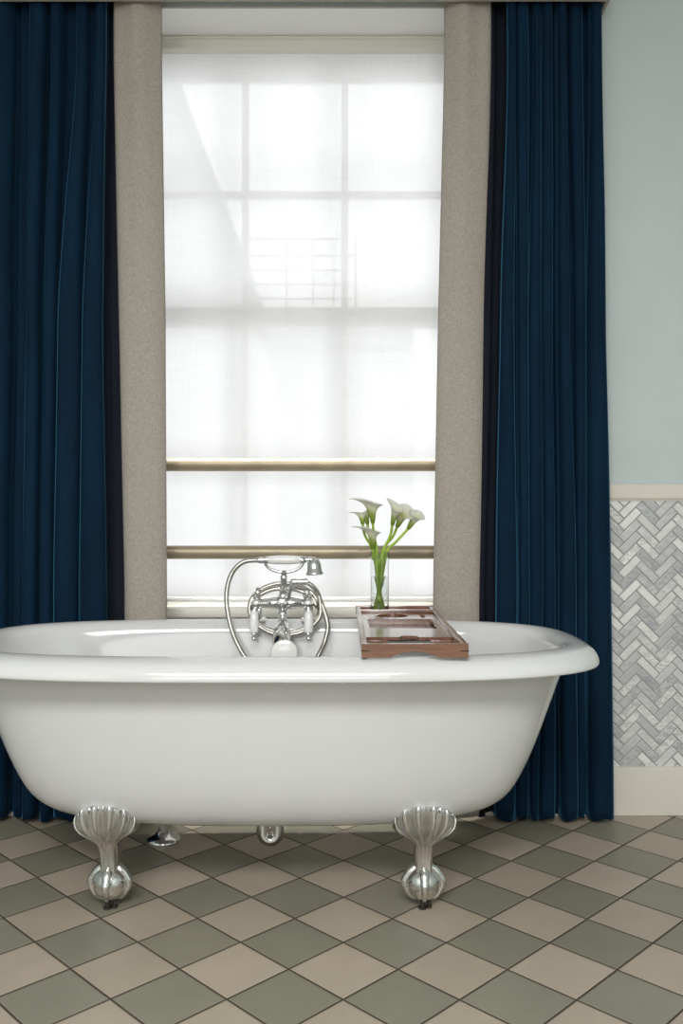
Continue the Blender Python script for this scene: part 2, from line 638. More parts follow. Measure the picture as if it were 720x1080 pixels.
def sash(name, y0, y1, z0, z1, zm, rail_b, rail_t):
    m = MB()
    m.box(SX0 - 0.045, SX0, y0, y1, z0, z1, 0.003)
    m.box(SX1, SX1 + 0.045, y0, y1, z0, z1, 0.003)
    m.box(SX0, SX1, y0, y1, z0, z0 + rail_b, 0.003)
    m.box(SX0, SX1, y0, y1, z1 - rail_t, z1, 0.003)
    for x in XM:
        m.box(x - 0.011, x + 0.011, y0 + 0.004, y1 - 0.004, z0 + rail_b, z1 - rail_t, 0.003)
    if zm is not None:
        m.box(SX0, SX1, y0 + 0.004, y1 - 0.004, zm - 0.011, zm + 0.011, 0.003)
    s = m.build(name, M['white_paint'], win)
    g = MB()
    ym = (y0 + y1) / 2
    g.box(SX0 - 0.01, SX1 + 0.01, ym - 0.002, ym + 0.002, z0 + 0.01, z1 - 0.01)
    g.build('window_pane', M['pane'], s)


sash('upper_sash', 2.868, 2.903, 1.485, 2.338, 1.918, 0.056, 0.050)
sash('lower_sash', 2.828, 2.863, 0.605, 1.541, 1.038, 0.012, 0.050)

m = MB()
prof = [(2.860, 0.561), (2.700, 0.561), (2.692, 0.564), (2.689, 0.571), (2.689, 0.584), (2.692, 0.591), (2.700, 0.594), (2.742, 0.594), (2.745, 0.604), (2.800, 0.604), (2.860, 0.604)]
vs = m.quads([[Vector((x, y, z)) for y, z in prof] for x in (OX0 + 0.007, OX1 - 0.007)], close_v=True)
m.bm.faces.new(vs[0]); m.bm.faces.new(vs[1])
m.build('window_sill', M['cream'], win)

# ------------------------------------------------------------------ blind
bl = thing('roller_blind', (-0.149, 2.76, 2.34), 'sheer white roller blind drawn down over the whole window', 'blind')
m = MB()
rows = []
for i in range(41):
    z = lerp(2.338, 0.617, i / 40)
    rows.append([Vector((lerp(OX0 + 0.015, OX1 - 0.015, j / 30), 2.765 + 0.0012 * math.sin(j * 1.1) * math.sin(i * 0.31), z)) for j in range(31)])
m.quads(rows)
m.build('blind_fabric', M['blind'], bl)
m = MB()
m.box(OX0 + 0.012, OX1 - 0.012, 2.755, 2.775, 0.607, 0.619, 0.004)
m.build('hem_bar', M['white_paint'], bl)
m = MB()
prof = [(2.782, 2.320), (2.741, 2.320), (2.737, 2.324), (2.737, 2.349), (2.731, 2.352), (2.731, 2.358), (2.782, 2.358)]
vs = m.quads([[Vector((x, y, z)) for y, z in prof] for x in (OX0 + 0.007, OX1 - 0.007)], close_v=True)
m.bm.faces.new(vs[0]); m.bm.faces.new(vs[1])
m.build('head_box', M['cream'], bl)

# ------------------------------------------------------------------ window rails
for name_y, lab in ((490.0, 'bronze safety rail across the window, the upper of the two, above the flowers'),
                    (582.5, 'bronze safety rail across the window, the lower of the two, level with the shower handset')):
    z = HC - (name_y - HZ) * 2.68 / F
    r = thing('window_rail', (-0.149, 2.68, z), lab, 'rail', 'safety rails across the window')
    m = MB()
    m.lathe([(0.0205, OX0 + 0.012), (0.0205, OX1 - 0.012)], (0, 2.68, z), (1, 0, 0), 32)
    m.build('bar', M['rail'], r)
    for s, x in ((1, OX0 + 0.006), (-1, OX1 - 0.006)):
        m = MB()
        m.lathe([(0.034, 0), (0.034, 0.004), (0.030, 0.007), (0.0215, 0.008)], (x, 2.68, z), (s, 0, 0), 32)
        m.build('end_flange', M['rail'], r)

# ------------------------------------------------------------------ curtains
YC = 2.530


def px2x(px, Y=YC):
    return (px - 360.0) * Y / F


LEVELS = [2.42, 2.19, 1.43, 0.67, 0.012]      # heights of the listed fold edges: above, y=60, y=340, y=620, hem


def curtain_panel(folds, recess, z_top, z_bot, seed, edge_l, edge_r, flare=0.0):
    """folds: for each fold five (left,right) pixel pairs, one for each level; recess[i]: depth after fold i."""
    rows = []
    nz = 72
    for iz in range(nz + 1):
        z = lerp(z_top, z_bot, iz / nz)
        k = 0
        while k < len(LEVELS) - 2 and z < LEVELS[k + 1]:
            k += 1
        t = min(1, max(0, (LEVELS[k] - z) / (LEVELS[k] - LEVELS[k + 1])))
        t = t * t * (3 - 2 * t) * 0.5 + t * 0.5
        row = []
        fw = 0.012 * min(1, max(0, (2.30 - z) / 0.5))
        for i, fold in enumerate(folds):
            fo, amp = fold[0], fold[1]
            back = fold[2] if len(fold) > 2 else 0.0
            l = lerp(fo[k][0], fo[k + 1][0], t)
            r = lerp(fo[k][1], fo[k + 1][1], t)
            ph = noise.noise(Vector((seed + i * 3.7, z * 1.3, 0)))
            wob = 0.6 * noise.noise(Vector((seed + i * 5.1, z * 2.2, 4.0)))
            a = amp * (0.9 + 0.35 * ph)
            low = max(0, 1 - z / 0.7)
            a *= 1 + flare * low
            n = 11
            for s in range(n):
                q = s / (n - 1)
                w = abs(2 * q - 1)
                dep = -a * (1 - w ** 4.0)
                row.append((l + (r - l) * q + wob, YC + 0.004 - fw + dep + back))
            if i < len(folds) - 1:
                l2 = lerp(folds[i + 1][0][k][0], folds[i + 1][0][k + 1][0], t)
                rd = recess[i]
                nb = folds[i + 1][2] if len(folds[i + 1]) > 2 else 0.0
                w2 = 0.6 * noise.noise(Vector((seed + (i + 1) * 5.1, z * 2.2, 4.0)))
                for q in (0.02, 0.06, 0.2, 0.5, 0.8, 0.94, 0.98):
                    under = 1.6 * (1 if q < 0.5 else -1 if q > 0.5 else 0) * (1 if abs(q - 0.5) < 0.4 else 0.6)
                    row.append((lerp(r + wob, l2 + w2, q) - under * min(1.0, rd / 0.015), YC + 0.004 - fw + max(lerp(back, nb, q * q * (3 - 2 * q)), min(0.043, rd * 2.6) * (0.45 if q in (0.02, 0.98) else 0.9 if q in (0.06, 0.94) else 1.0))))
        hem = 0
        if iz == nz:
            hem = 1
        rows.append([Vector((px2x(x, YC), y, z + (0.004 * math.sin(x * 0.22) if hem else 0))) for x, y in row])
    return rows


def rep(*v):
    """three measured pairs (y=60, 340, 620) -> five levels"""
    if len(v) == 3:
        v = (v[0],) + v + (v[2],)
    elif len(v) == 4:
        v = (v[0],) + v
    return list(v)


ZT = 2.425
left_folds = [
    (rep((-235, -212), (-238, -214), (-242, -216)), 0.020),
    (rep((-205, -190), (-206, -190), (-208, -190)), 0.014),
    (rep((-182, -160), (-184, -158), (-186, -158)), 0.020),
    (rep((-152, -136), (-150, -134), (-150, -132)), 0.016),
    (rep((-128, -104), (-128, -102), (-126, -102)), 0.021),
    (rep((-98, -80), (-96, -80), (-96, -80)), 0.014),
    (rep((-72, -52), (-72, -50), (-74, -52)), 0.020),
    (rep((-46, -34), (-45, -34), (-46, -36)), 0.013),
    (rep((-24, 15), (-26, 13), (-28, 8)), 0.021),
    (rep((18, 29), (16, 27), (12, 22)), 0.006, 0.022),
    (rep((31, 48), (29, 42.5), (25, 40)), 0.020),
    (rep((54, 66.5), (47.5, 60), (44, 56)), 0.019),
    (rep((81, 92), (62, 86), (58, 83)), 0.018),
    (rep((102, 112), (88, 109), (85, 113)), 0.020),
    (rep((115, 121), (113, 127), (117, 133)), 0.004, 0.036),
]
left_rec = [0.016, 0.01, 0.018, 0.012, 0.018, 0.01, 0.02, 0.012, 0.016, 0.018, 0.024, 0.009, 0.007, 0.018]
right_folds = [
    (rep((516, 523), (510, 518.5), (505, 512), (505, 512)), 0.005, 0.022),
    (rep((535, 543), (527, 541), (522, 544), (521, 542)), 0.020),
    (rep((544, 556.5), (545, 555.5), (547, 557), (543.5, 556)), 0.014),
    (rep((563, 569), (557.5, 569), (558.5, 571), (559, 566)), 0.010),
    (rep((572, 582), (570.5, 581.5), (572.5, 584), (568, 584)), 0.018),
    (rep((588, 596), (588, 599.5), (590, 606), (591, 608)), 0.021),
    (rep((602, 615), (606, 617), (608, 617), (609, 616)), 0.012, 0.010),
    (rep((623, 634), (619, 637.5), (619.5, 643), (620.5, 646)), 0.021),
]
right_rec = [0.020, 0.007, 0.008, 0.008, 0.024, 0.008, 0.016]


def build_curtain(folds, rec, border, seed, label, loc_px, dark_last):
    t = thing('curtain', (px2x(loc_px), YC, 0.0), label, 'curtain', 'blue velvet curtains beside the window')
    rows = curtain_panel(folds, rec, ZT, 0.012, seed, 0, 0, 0.25)
    # the recess next to the linen has its shade put into darker velvet
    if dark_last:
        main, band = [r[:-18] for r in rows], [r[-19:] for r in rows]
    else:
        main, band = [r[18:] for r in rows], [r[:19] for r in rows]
    m = MB()
    m.quads(main)
    m.build('velvet_panel', M['velvet'], t, solid=0.003, angle=80)
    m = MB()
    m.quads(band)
    m.build('shaded_recess', M['velvet_shaded'], t, solid=0.003, angle=80)
    m = MB()
    rows = []
    nz, nx = 60, 26
    for iz in range(nz + 1):
        z = lerp(ZT, 0.012, iz / nz)
        k = 0
        while k < len(LEVELS) - 2 and z < LEVELS[k + 1]:
            k += 1
        tt = min(1, max(0, (LEVELS[k] - z) / (LEVELS[k] - LEVELS[k + 1])))
        l = lerp(border[k][0], border[k + 1][0], tt)
        r = lerp(border[k][1], border[k + 1][1], tt)
        row = []
        top = max(0, (z - 1.3) / 1.1)
        for j in range(nx + 1):
            q = j / nx
            y = YC + 0.006 - 0.012 * math.sin(PI * q) - 0.007 * top * math.sin(q * 9.0 + seed + z * 0.8)
            y += 0.012 * (abs(2 * q - 1) ** 6)
            y += 0.003 * noise.noise(Vector((q * 2 + seed, z * 1.7, 0)))
            row.append(Vector((px2x(lerp(l, r, q)), y, z)))
        rows.append(row)
    m.quads(rows)
    m.build('linen_border', M['linen'], t, solid=0.006, angle=80)
    return t


build_curtain(left_folds, left_rec, rep((119, 168.5), (124.5, 172.5), (130.5, 174)), 1.0,
              'deep blue velvet curtain with a taupe linen border, hanging at the left of the window', 60, True)
build_curtain(right_folds, right_rec, rep((470, 518), (463, 512), (458, 507)), 9.0,
              'deep blue velvet curtain with a taupe linen border, hanging beside the marble tiled wall', 570, False)

# pelmet above the curtains
pl = thing('pelmet', (-0.149, 2.5, 2.333), 'linen covered pelmet box above the two curtains', 'pelmet')
px0, px1 = -1.30, 0.760
m = MB(); m.box(px0, px1, 2.496, 2.506, 2.333, 2.70, 0.002); m.build('front_board', M['linen'], pl)
for xa, xb in ((px0, px0 + 0.010), (px1 - 0.010, px1)):
    m = MB(); m.box(xa, xb, 2.506, YW - 0.001, 2.333, 2.70, 0.002); m.build('end_board', M['linen'], pl)
m = MB(); m.box(px0, px1, 2.496, YW - 0.001, 2.70, 2.712, 0.002); m.build('top_board', M['linen'], pl)
m = MB(); m.box(px0 + 0.02, px1 - 0.02, 2.515, 2.560, 2.43, 2.455, 0.003); m.build('curtain_track', M['white_paint'], pl)

# ------------------------------------------------------------------ bathtub
TX, TY = -0.166, 2.120
tub = thing('bathtub', (TX, TY, 0.0), 'white double ended freestanding bathtub on chrome claw feet', 'bathtub')
CA, CB = 0.700, 0.310           # crest of the rim: half length, half width


def sup(a, b, n, k, cnt):
    t = 2 * PI * k / cnt
    c, s = math.cos(t), math.sin(t)
    return (a * math.copysign(abs(c) ** (2 / n), c), b * math.copysign(abs(s) ** (2 / n), s))


def tub_loops():
    body = [  # z, a, b, n
        (0.173, 0.02, 0.02, 2.2), (0.173, 0.30, 0.070, 2.5), (0.175, 0.39, 0.110, 2.6), (0.182, 0.460, 0.145, 2.65), (0.194, 0.502, 0.167, 2.7),
        (0.210, 0.538, 0.187, 2.75), (0.231, 0.562, 0.203, 2.8), (0.256, 0.580, 0.217, 2.82), (0.300, 0.602, 0.233, 2.85), (0.360, 0.626, 0.247, 2.9),
        (0.430, 0.650, 0.261, 2.95), (0.500, 0.673, 0.272, 3.0), (0.542, 0.688, 0.278, 3.05)]
    loops = [(z, a, b, n) for z, a, b, n in body]
    rim = [(0.550, -0.008), (0.551, 0.020), (0.5465, 0.046), (0.546, 0.0535), (0.5485, 0.0565), (0.556, 0.0560), (0.569, 0.0515), (0.5795, 0.042),
           (0.5865, 0.028), (0.590, 0.013), (0.5905, 0.0), (0.589, -0.010), (0.584, -0.020), (0.574, -0.029), (0.560, -0.034)]
    for z, o in rim:
        loops.append((z, CA + o, CB + o, 3.15))
    inner = [(0.52, 0.660, 0.269, 3.0), (0.44, 0.636, 0.257, 2.9), (0.36, 0.610, 0.240, 2.8), (0.29, 0.580, 0.210, 2.7), (0.25, 0.545, 0.19, 2.6),
             (0.222, 0.49, 0.155, 2.5), (0.206, 0.42, 0.115, 2.4), (0.199, 0.25, 0.07, 2.3), (0.197, 0.02, 0.02, 2.2)]
    loops += inner
    return loops


m = MB()
cnt = 144
vs = m.quads([[Vector((TX + x, TY + y, z)) for x, y in (sup(a, b_, n, k + 0.5, cnt) for k in range(cnt))] for z, a, b_, n in tub_loops()], close_v=True)
m.bm.faces.new(vs[0]); m.bm.faces.new(vs[-1])
basin = m.build('basin', M['acrylic'], tub, angle=60, subsurf=1)


def claw_foot(fx, fy, sgn):
    """fx, fy: centre of the ball; sgn: +1 stands at the front of the tub (towards -Y)."""
    def T(x, y, z):                     # y measured outwards from the ball centre
        return Vector((fx + x, fy - sgn * y, z))
    m = MB()
    # fluted fan and neck: rows of (z at middle, half width, droop at sides, front y, back y)
    tab = [(0.080, 0.0225, 0.000, 0.024, -0.018), (0.106, 0.0210, 0.000, 0.027, -0.016), (0.134, 0.0212, 0.000, 0.034, -0.012),
           (0.152, 0.0235, 0.001, 0.044, -0.004), (0.165, 0.031, 0.004, 0.055, 0.006), (0.181, 0.046, 0.011, 0.064, 0.018),
           (0.196, 0.059, 0.020, 0.0695, 0.030), (0.212, 0.0680, 0.029, 0.0725, 0.036), (0.227, 0.0715, 0.037, 0.0725, 0.040),
           (0.239, 0.0715, 0.043, 0.0720, 0.042), (0.246, 0.0700, 0.046, 0.0695, 0.042)]
    rows = []
    nx = 84
    for i, (zc, hw, dr, yf, yb) in enumerate(tab):
        s = i / (len(tab) - 1)
        fl = max(0.0, min(1.0, (s - 0.22) / 0.62))
        row = []
        for j in range(nx + 1):
            u = -1 + 2 * j / nx
            flute = math.cos(7 * PI * u * 0.5 * 1.0)
            f2 = abs(math.sin(3.0 * PI * u)) ** 1.2 
            x = hw * math.sin(u * PI / 2 * 0.94) / math.sin(PI / 2 * 0.94)
            if i < 3:                    # neck: squarish with a flat front facet
                y = yf - (yf - yb) * 0.62 * max(0, (abs(u) - 0.45) / 0.55) ** 1.6
            else:
                y = yf - (0.010 + 0.030 * fl) * abs(u) ** 2.0
            y += (0.018 * min(1.0, 1.6 * fl)) * (f2 - 0.65)
            z = zc - dr * u * u + 0.005 * fl ** 3 * (f2 - 0.5)
            row.append(T(x, y, z))
        for j in range(nx, -1, -1):
            u = -1 + 2 * j / nx
            x = 0.96 * hw * math.sin(u * PI / 2 * 0.94) / math.sin(PI / 2 * 0.94)
            y = min(yb, yf - 0.008) - (0.004 + 0.036 * fl) * abs(u) ** 2.0
            row.append(T(x, y, zc - dr * u * u - 0.001 * fl))
        rows.append(row)
    vs = m.quads(rows, close_v=True)
    m.bm.faces.new(vs[0]); m.bm.faces.new(vs[-1])
    # hood spreading from the neck over the ball
    bc, R = 0.0515, 0.0385
    rows = []
    for i in range(10):
        s = i / 9
        row = []
        for k in range(64):
            a = 2 * PI * k / 64
            scal = 0.5 + 0.5 * math.cos(4 * (a - PI / 2))
            pol = lerp(0.42, 1.20 + 0.55 * scal, s)
            rr = R + 0.0030 + 0.0010 * s
            r = rr * math.sin(pol)
            z = bc + rr * math.cos(pol)
            if i == 0:
                r, z = 0.0165, 0.098
            elif i == 1:
                r, z = lerp(0.0175, r, 0.35), lerp(0.094, z, 0.45)
            row.append(T(r * math.cos(a), r * math.sin(a) + 0.004 * (1 - s), z))
        rows.append(row)
    m.quads(rows, close_v=True)
    # talons gripping the ball
    for az in (90, 90 - 82, 90 + 82, 270):
        a = math.radians(az)
        pts, rad = [], []
        for i in range(30):
            s = i / 29
            pol = lerp(0.35, 2.55, s)
            kn = max(0, math.sin((s - 0.34) / 0.33 * PI)) if 0.34 < s < 0.67 else 0
            rr = R + 0.001 + 0.0035 * kn
            pts.append(T(rr * math.sin(pol) * math.cos(a), rr * math.sin(pol) * math.sin(a), bc + rr * math.cos(pol)))
            ridge = 0.0009 * math.sin(i * 2.4) if 0.42 < s < 0.66 else 0
            rad.append(lerp(0.0120, 0.0035, s ** 1.6) + ridge)
        m.tube(pts, rad, 12)
    ft = m.build('claw_foot', M['chrome_foot'], tub, angle=70)
    m = MB(); m.sphere(T(0, 0, bc), R, u=32, v=20)
    m.build('ball', M['chrome_foot'], ft)
    m = MB()
    m.lathe([(0.0095, 0.0), (0.0095, 0.004), (0.005, 0.005), (0.005, 0.018)], T(-0.003, 0.014, 0.0005), (0, 0, 1), 20)
    m.lathe([(0.007, 0.0), (0.007, 0.005), (0.004, 0.006), (0.004, 0.020)], T(0.012, 0.010, 0.0015), (0, 0, 1), 16)
    m.build('levelling_screw', M['dark_metal'], ft)


claw_foot(-0.520, 1.988, 1)
claw_foot(0.184, 1.988, 1)

# waste trap under the basin
m = MB()
zt, yt, xt, rt = 0.052, 2.285, -0.184, 0.019
pts = [Vector((xt - rt, yt, z)) for z in (0.18, 0.14, 0.10, 0.075)]
pts += [Vector((xt - rt * math.cos(a), yt, zt + 0.004 - rt * math.sin(a))) for a in [PI * k / 12 for k in range(13)]]
pts += [Vector((xt + rt, yt, z)) for z in (0.075, 0.10, 0.14, 0.18)]
m.tube(pts, 0.0165, 20)
m.lathe([(0.0195, 0.0), (0.0205, 0.003), (0.0205, 0.018), (0.0195, 0.021)], (xt - rt, yt, 0.118), (0, 0, 1), 24)
m.lathe([(0.0195, 0.0), (0.0205, 0.003), (0.0205, 0.018), (0.0195, 0.021)], (xt + rt, yt, 0.118), (0, 0, 1), 24)
m.build('waste_trap', M['chrome_foot'], tub)

# supply pipe rising from the floor behind the tub
sx, sy = -0.479, 2.380
sp = thing('supply_pipe', (sx, sy, 0), 'chrome water pipe with a round floor flange, behind the tub beside the front claw foot', 'pipe')
m = MB()
pts = [Vector((sx, sy, z)) for z in (0.0, 0.05, 0.1, 0.14)]
pts += [Vector((sx, sy + 0.03 - 0.03 * math.cos(a), 0.16 + 0.03 * math.sin(a))) for a in [PI / 2 * k / 6 for k in range(7)]]
pts += [Vector((sx, YW - 0.006, 0.19))]
m.tube(pts, 0.0145, 20)
m.build('pipe', M['chrome'], sp)
m = MB(); m.lathe([(0.046, 0.0005), (0.0465, 0.004), (0.044, 0.009), (0.034, 0.015), (0.023, 0.019), (0.018, 0.026), (0.0145, 0.027)], (sx, sy, 0), (0, 0, 1), 48)
m.build('floor_flange', M['chrome'], sp)
m = MB(); m.lathe([(0.0150, 0), (0.0195, 0.002), (0.0195, 0.022), (0.0150, 0.024)], (sx, sy, 0.046), (0, 0, 1), 24)
m.build('collar', M['chrome'], sp)

# ------------------------------------------------------------------ bath mixer
YM = 2.376
mx = thing('bath_mixer', (-0.158, YM, 0.5905), 'chrome bath and shower mixer with white porcelain levers, on the far rim of the tub', 'tap')


def Q(px, py, dy=0.0):
    return P(px, py, YM + dy)


bodyc = Q(298, 636)
m = MB()
# cross body: two tapering arms to the valves
for s, ex in ((-1, 270.5), (1, 325)):
    e = Q(ex, 636.5)
    d = (e - bodyc)
    L = d.length
    m.lathe([(0.0145, 0.0), (0.0155, 0.012), (0.0165, 0.020), (0.0165, 0.024), (0.0150, L * 0.50), (0.0125, L * 0.74), (0.0115, L * 0.80), (0.0135, L * 0.84), (0.0135, L)], bodyc, d, 28)
    m.sphere(e, 0.0155)
    # bonnet above the valve
    m.lathe([(0.009, 0.0), (0.009, 0.016), (0.0125, 0.018), (0.0125, 0.024), (0.008, 0.028), (0.006, 0.036), (0.0075, 0.040), (0.0045, 0.044)], e + Vector((0, -0.002, 0)), (0.12 * -s, 0, 1), 20)
    # leg down to the rim
    m.lathe([(0.022, 0.0), (0.022, 0.004), (0.013, 0.008), (0.012, 0.05)], (e.x, YM + 0.030, 0.5905), (0, -0.2, 1), 24)
    m.tube([e + Vector((0, 0, 0)), e + Vector((0, 0.018, -0.008)), Vector((e.x, YM + 0.028, 0.615))], 0.011, 16)
m.sphere(bodyc, 0.022, (1, 1, 1.05))
m.lathe([(0.0175, 0), (0.0175, 0.016), (0.0145, 0.020), (0.012, 0.021), (0.012, 0.024), (0.006, 0.026), (0.004, 0.030)], bodyc + Vector((0, -0.006, 0)), (0, -1, 0), 32)
# column up to the cradle, with collars
top = Q(299.5, 604)
m.lathe([(0.015, 0.0), (0.013, 0.020), (0.010, 0.026), (0.0125, 0.030), (0.0125, 0.034), (0.0085, 0.038), (0.0080, 0.060), (0.0095, 0.064), (0.0095, 0.072), (0.0075, 0.075), (0.0085, (top - bodyc).length)],
        bodyc, (top - bodyc), 24)
# stem down to the spout
low = Q(298, 657, -0.012)
m.lathe([(0.014, 0.0), (0.0135, 0.016), (0.0105, 0.022), (0.0130, 0.027), (0.0130, 0.033), (0.0085, 0.038), (0.0075, (low - bodyc).length)], bodyc, (low - bodyc), 24)
m.build('mixer_body', M['chrome'], mx)
# diverter arm with the hose outlet
m = MB()
o0, o1 = Q(303, 630, -0.004), Q(309, 614, -0.010)
m.tube([o0, o0.lerp(o1, 0.5), o1], [0.0075, 0.0065, 0.0075], 16)
m.lathe([(0.007, 0), (0.010, 0.002), (0.010, 0.010), (0.0075, 0.012), (0.0085, 0.030), (0.0095, 0.031), (0.0095, 0.038)], o1, (1, 0, 0.02), 20)
m.sphere(o1, 0.0095)
m.build('diverter', M['chrome'], mx)
# spout
m = MB()
sp0 = Q(298, 656, -0.010)
pts = [sp0, Q(297.8, 660, -0.020), Q(297.0, 666, -0.045), Q(296.6, 672, -0.068), Q(297.0, 679, -0.088), Q(298.0, 684, -0.100)]
m.tube(pts, [0.012, 0.0175, 0.0215, 0.0240, 0.0250, 0.0250], 28)
m.sphere(sp0 + Vector((0, -0.004, -0.002)), 0.0155)
spout = m.build('spout', M['chrome'], mx)
m = MB()
dc = Q(300.0, 688.5, -0.108)
m.lathe([(0.030, 0.0), (0.034, 0.003), (0.0345, 0.008), (0.033, 0.011), (0.026, 0.0135), (0.012, 0.015), (0.001, 0.0155)], dc, (0, -1, 0.10), 40)
m.build('porcelain_cap', M['porcelain'], spout)
# levers
for ex, lx in ((270.5, 268.0), (325.0, 325.5)):
    e, t0, t1 = Q(ex, 637, -0.012), Q(lx, 645, -0.020), Q(lx - 0.3, 668, -0.030)
    m = MB()
    m.lathe([(0.0135, 0), (0.0145, 0.003), (0.0135, 0.012), (0.009, 0.015), (0.002, 0.017)], e + Vector((0, 0.002, 0)), (0, -1, 0), 24)
    m.tube([e + Vector((0, -0.006, 0)), t0], 0.0065, 14)
    m.lathe([(0.006, 0), (0.0105, 0.002), (0.0105, 0.006), (0.007, 0.008)], t0 + Vector((0, 0, 0.006)), (t1 - t0), 20)
    lv = m.build('lever', M['chrome'], mx)
    m = MB()
    d = t1 - t0
    L = d.length
    m.lathe([(0.0085, 0.0), (0.0105, 0.004), (0.0120, L * 0.45), (0.0125, L * 0.85), (0.0105, L * 0.97), (0.006, L)], t0, d, 24)
    m.build('lever_grip', M['porcelain'], lv)
    m = MB()
    m.lathe([(0.0085, 0), (0.0085, 0.003), (0.004, 0.005), (0.0035, 0.010)], t1, d, 16)
    m.sphere(t1 + d.normalized() * 0.014, 0.0065)
    m.build('lever_tip', M['chrome'], lv)
# cradle: curved yoke under the handset
m = MB()
pts = []
for k in range(21):
    a = PI + PI * k / 20
    c = Q(299.5, 592.0)
    pts.append(c + Vector((0.0515 * math.cos(a), 0, 0.0295 * math.sin(a))))
m.tube(pts, 0.0042, 12)
m.sphere(pts[0], 0.0065); m.sphere(pts[-1], 0.0065)
m.lathe([(0.008, 0), (0.0095, 0.003), (0.007, 0.008), (0.005, 0.010)], Q(299.5, 605.5), (0, 0, 1), 20)
m.build('cradle', M['chrome'], mx)

# handset resting in the cradle
hs = thing('shower_handset', Q(299.5, 591), 'chrome shower handset with a white porcelain grip, resting in the cradle of the mixer', 'shower head')
ga, gb = Q(282.5, 590.5, -0.001), Q(316.5, 590.5, -0.001)
m = MB()
L = (gb - ga).length
m.lathe([(0.0085, 0), (0.0105, 0.003), (0.0120, L * 0.25), (0.0125, L * 0.5), (0.0120, L * 0.75), (0.0105, L - 0.003), (0.0085, L)], ga, (1, 0, 0), 28)
m.build('grip', M['porcelain'], hs)
m = MB()
m.lathe([(0.0085, -0.001), (0.0110, 0.001), (0.0110, 0.005), (0.0075, 0.008), (0.0075, 0.012), (0.0090, 0.014), (0.0090, 0.024), (0.0075, 0.026), (0.0070, 0.032)], ga, (-1, 0, -0.04), 24)
hd = Q(331, 593, -0.001)
m.build('hose_union', M['chrome'], hs)
m = MB()
m.lathe([(0.0085, -0.001), (0.0110, 0.001), (0.0110, 0.005), (0.0080, 0.008), (0.0095, 0.011), (0.0075, 0.015)], gb, (1, 0, 0), 24)
m.tube([gb + Vector((0.008, 0, 0)), Q(322, 590.5, -0.001), Q(326.5, 590.0, -0.001), Q(330, 591.5, -0.001), hd], [0.0078, 0.0075, 0.0085, 0.011, 0.012], 18)
m.lathe([(0.005, -0.010), (0.0140, -0.006), (0.0178, 0.001), (0.0188, 0.012), (0.0200, 0.022), (0.0235, 0.029), (0.0240, 0.033), (0.021, 0.035), (0.001, 0.035)], hd, (0.06, -0.12, -1), 32)
m.build('shower_head', M['chrome'], hs)


def catmull(pts, n):
    out = []
    p = [pts[0]] + pts + [pts[-1]]
    for i in range(1, len(p) - 2):
        for k in range(n):
            t = k / n
            a, b_, c, d = p[i - 1], p[i], p[i + 1], p[i + 2]
            out.append(0.5 * ((2 * b_) + (c - a) * t + (2 * a - 5 * b_ + 4 * c - d) * t * t + (3 * b_ - a - 3 * c + d) * t ** 3))
    out.append(pts[-1])
    return out


def resample(pts, step):
    out = [pts[0]]
    acc = 0
    for a, b_ in zip(pts, pts[1:]):
        d = (b_ - a).length
        while acc + d >= step:
            t = (step - acc) / d
            a = a.lerp(b_, t)
            out.append(a)
            d = (b_ - a).length
            acc = 0
        acc += d
    return out


hose_pts = [o1 + Vector((0.036, 0, 0.001)), Q(321, 613.5, -0.012), Q(330, 619, -0.008), Q(336.5, 630, 0.000)]
for k in range(1, 32):                       # two turns behind the body, clockwise as seen from the room
    a = math.radians(8 - k * 23.2)
    tt = k / 31
    rx = lerp(38.5, 34.5, tt)
    ry = lerp(29.5, 22.0, tt)
    hose_pts.append(Q(300.5 + rx * math.cos(a), 641.0 + 2.5 * tt - ry * math.sin(a), -0.006 + 0.020 * math.sin(a) + 0.010 * tt))
hose_pts += [Q(337, 633, 0.004), Q(343, 648, -0.012), Q(345.5, 662, -0.028), Q(342, 678, -0.050), Q(335.5, 692, -0.075), Q(326, 710, -0.10), Q(305, 728, -0.12),
             Q(280, 722, -0.11), Q(266, 704, -0.09), Q(255, 688, -0.066), Q(245.5, 668, -0.040), Q(240, 645, -0.015), Q(239, 625, -0.004), Q(243, 608, 0.0), Q(251, 596.5, -0.001), Q(260, 591.8, -0.001),
             ga + Vector((-0.031, 0, -0.0012))]
path = resample(catmull(hose_pts, 24), 0.0018)
m = MB()
nn = len(path)
m.tube(path, [0.0066 + (0.0007 if (i % 3) == 0 else -0.0004) for i in range(nn)], 12)
ho = m.build('shower_hose', M['hose'], angle=80)
tag(ho, 'ribbed metal shower hose coiled behind the mixer and looping down into the tub', 'hose')

# ------------------------------------------------------------------ bath tray
RZ = 0.5925
TX0, TX1 = 0.041, 0.2565
ty0, ty1 = 1.785, 2.500
ZR = 0.620
tray = thing('bath_tray', ((TX0 + TX1) / 2, 2.14, RZ), 'brown wooden bath tray lying across the rim of the tub', 'tray')
RT = 0.0115
for xa, xb in ((TX0, TX0 + RT), (TX1 - RT, TX1)):
    m = MB(); m.box(xa, xb, ty0 + 0.012, ty1 - 0.010, RZ + 0.001, ZR, 0.0012)
    m.build('side_rail', M['wood_y'], tray)
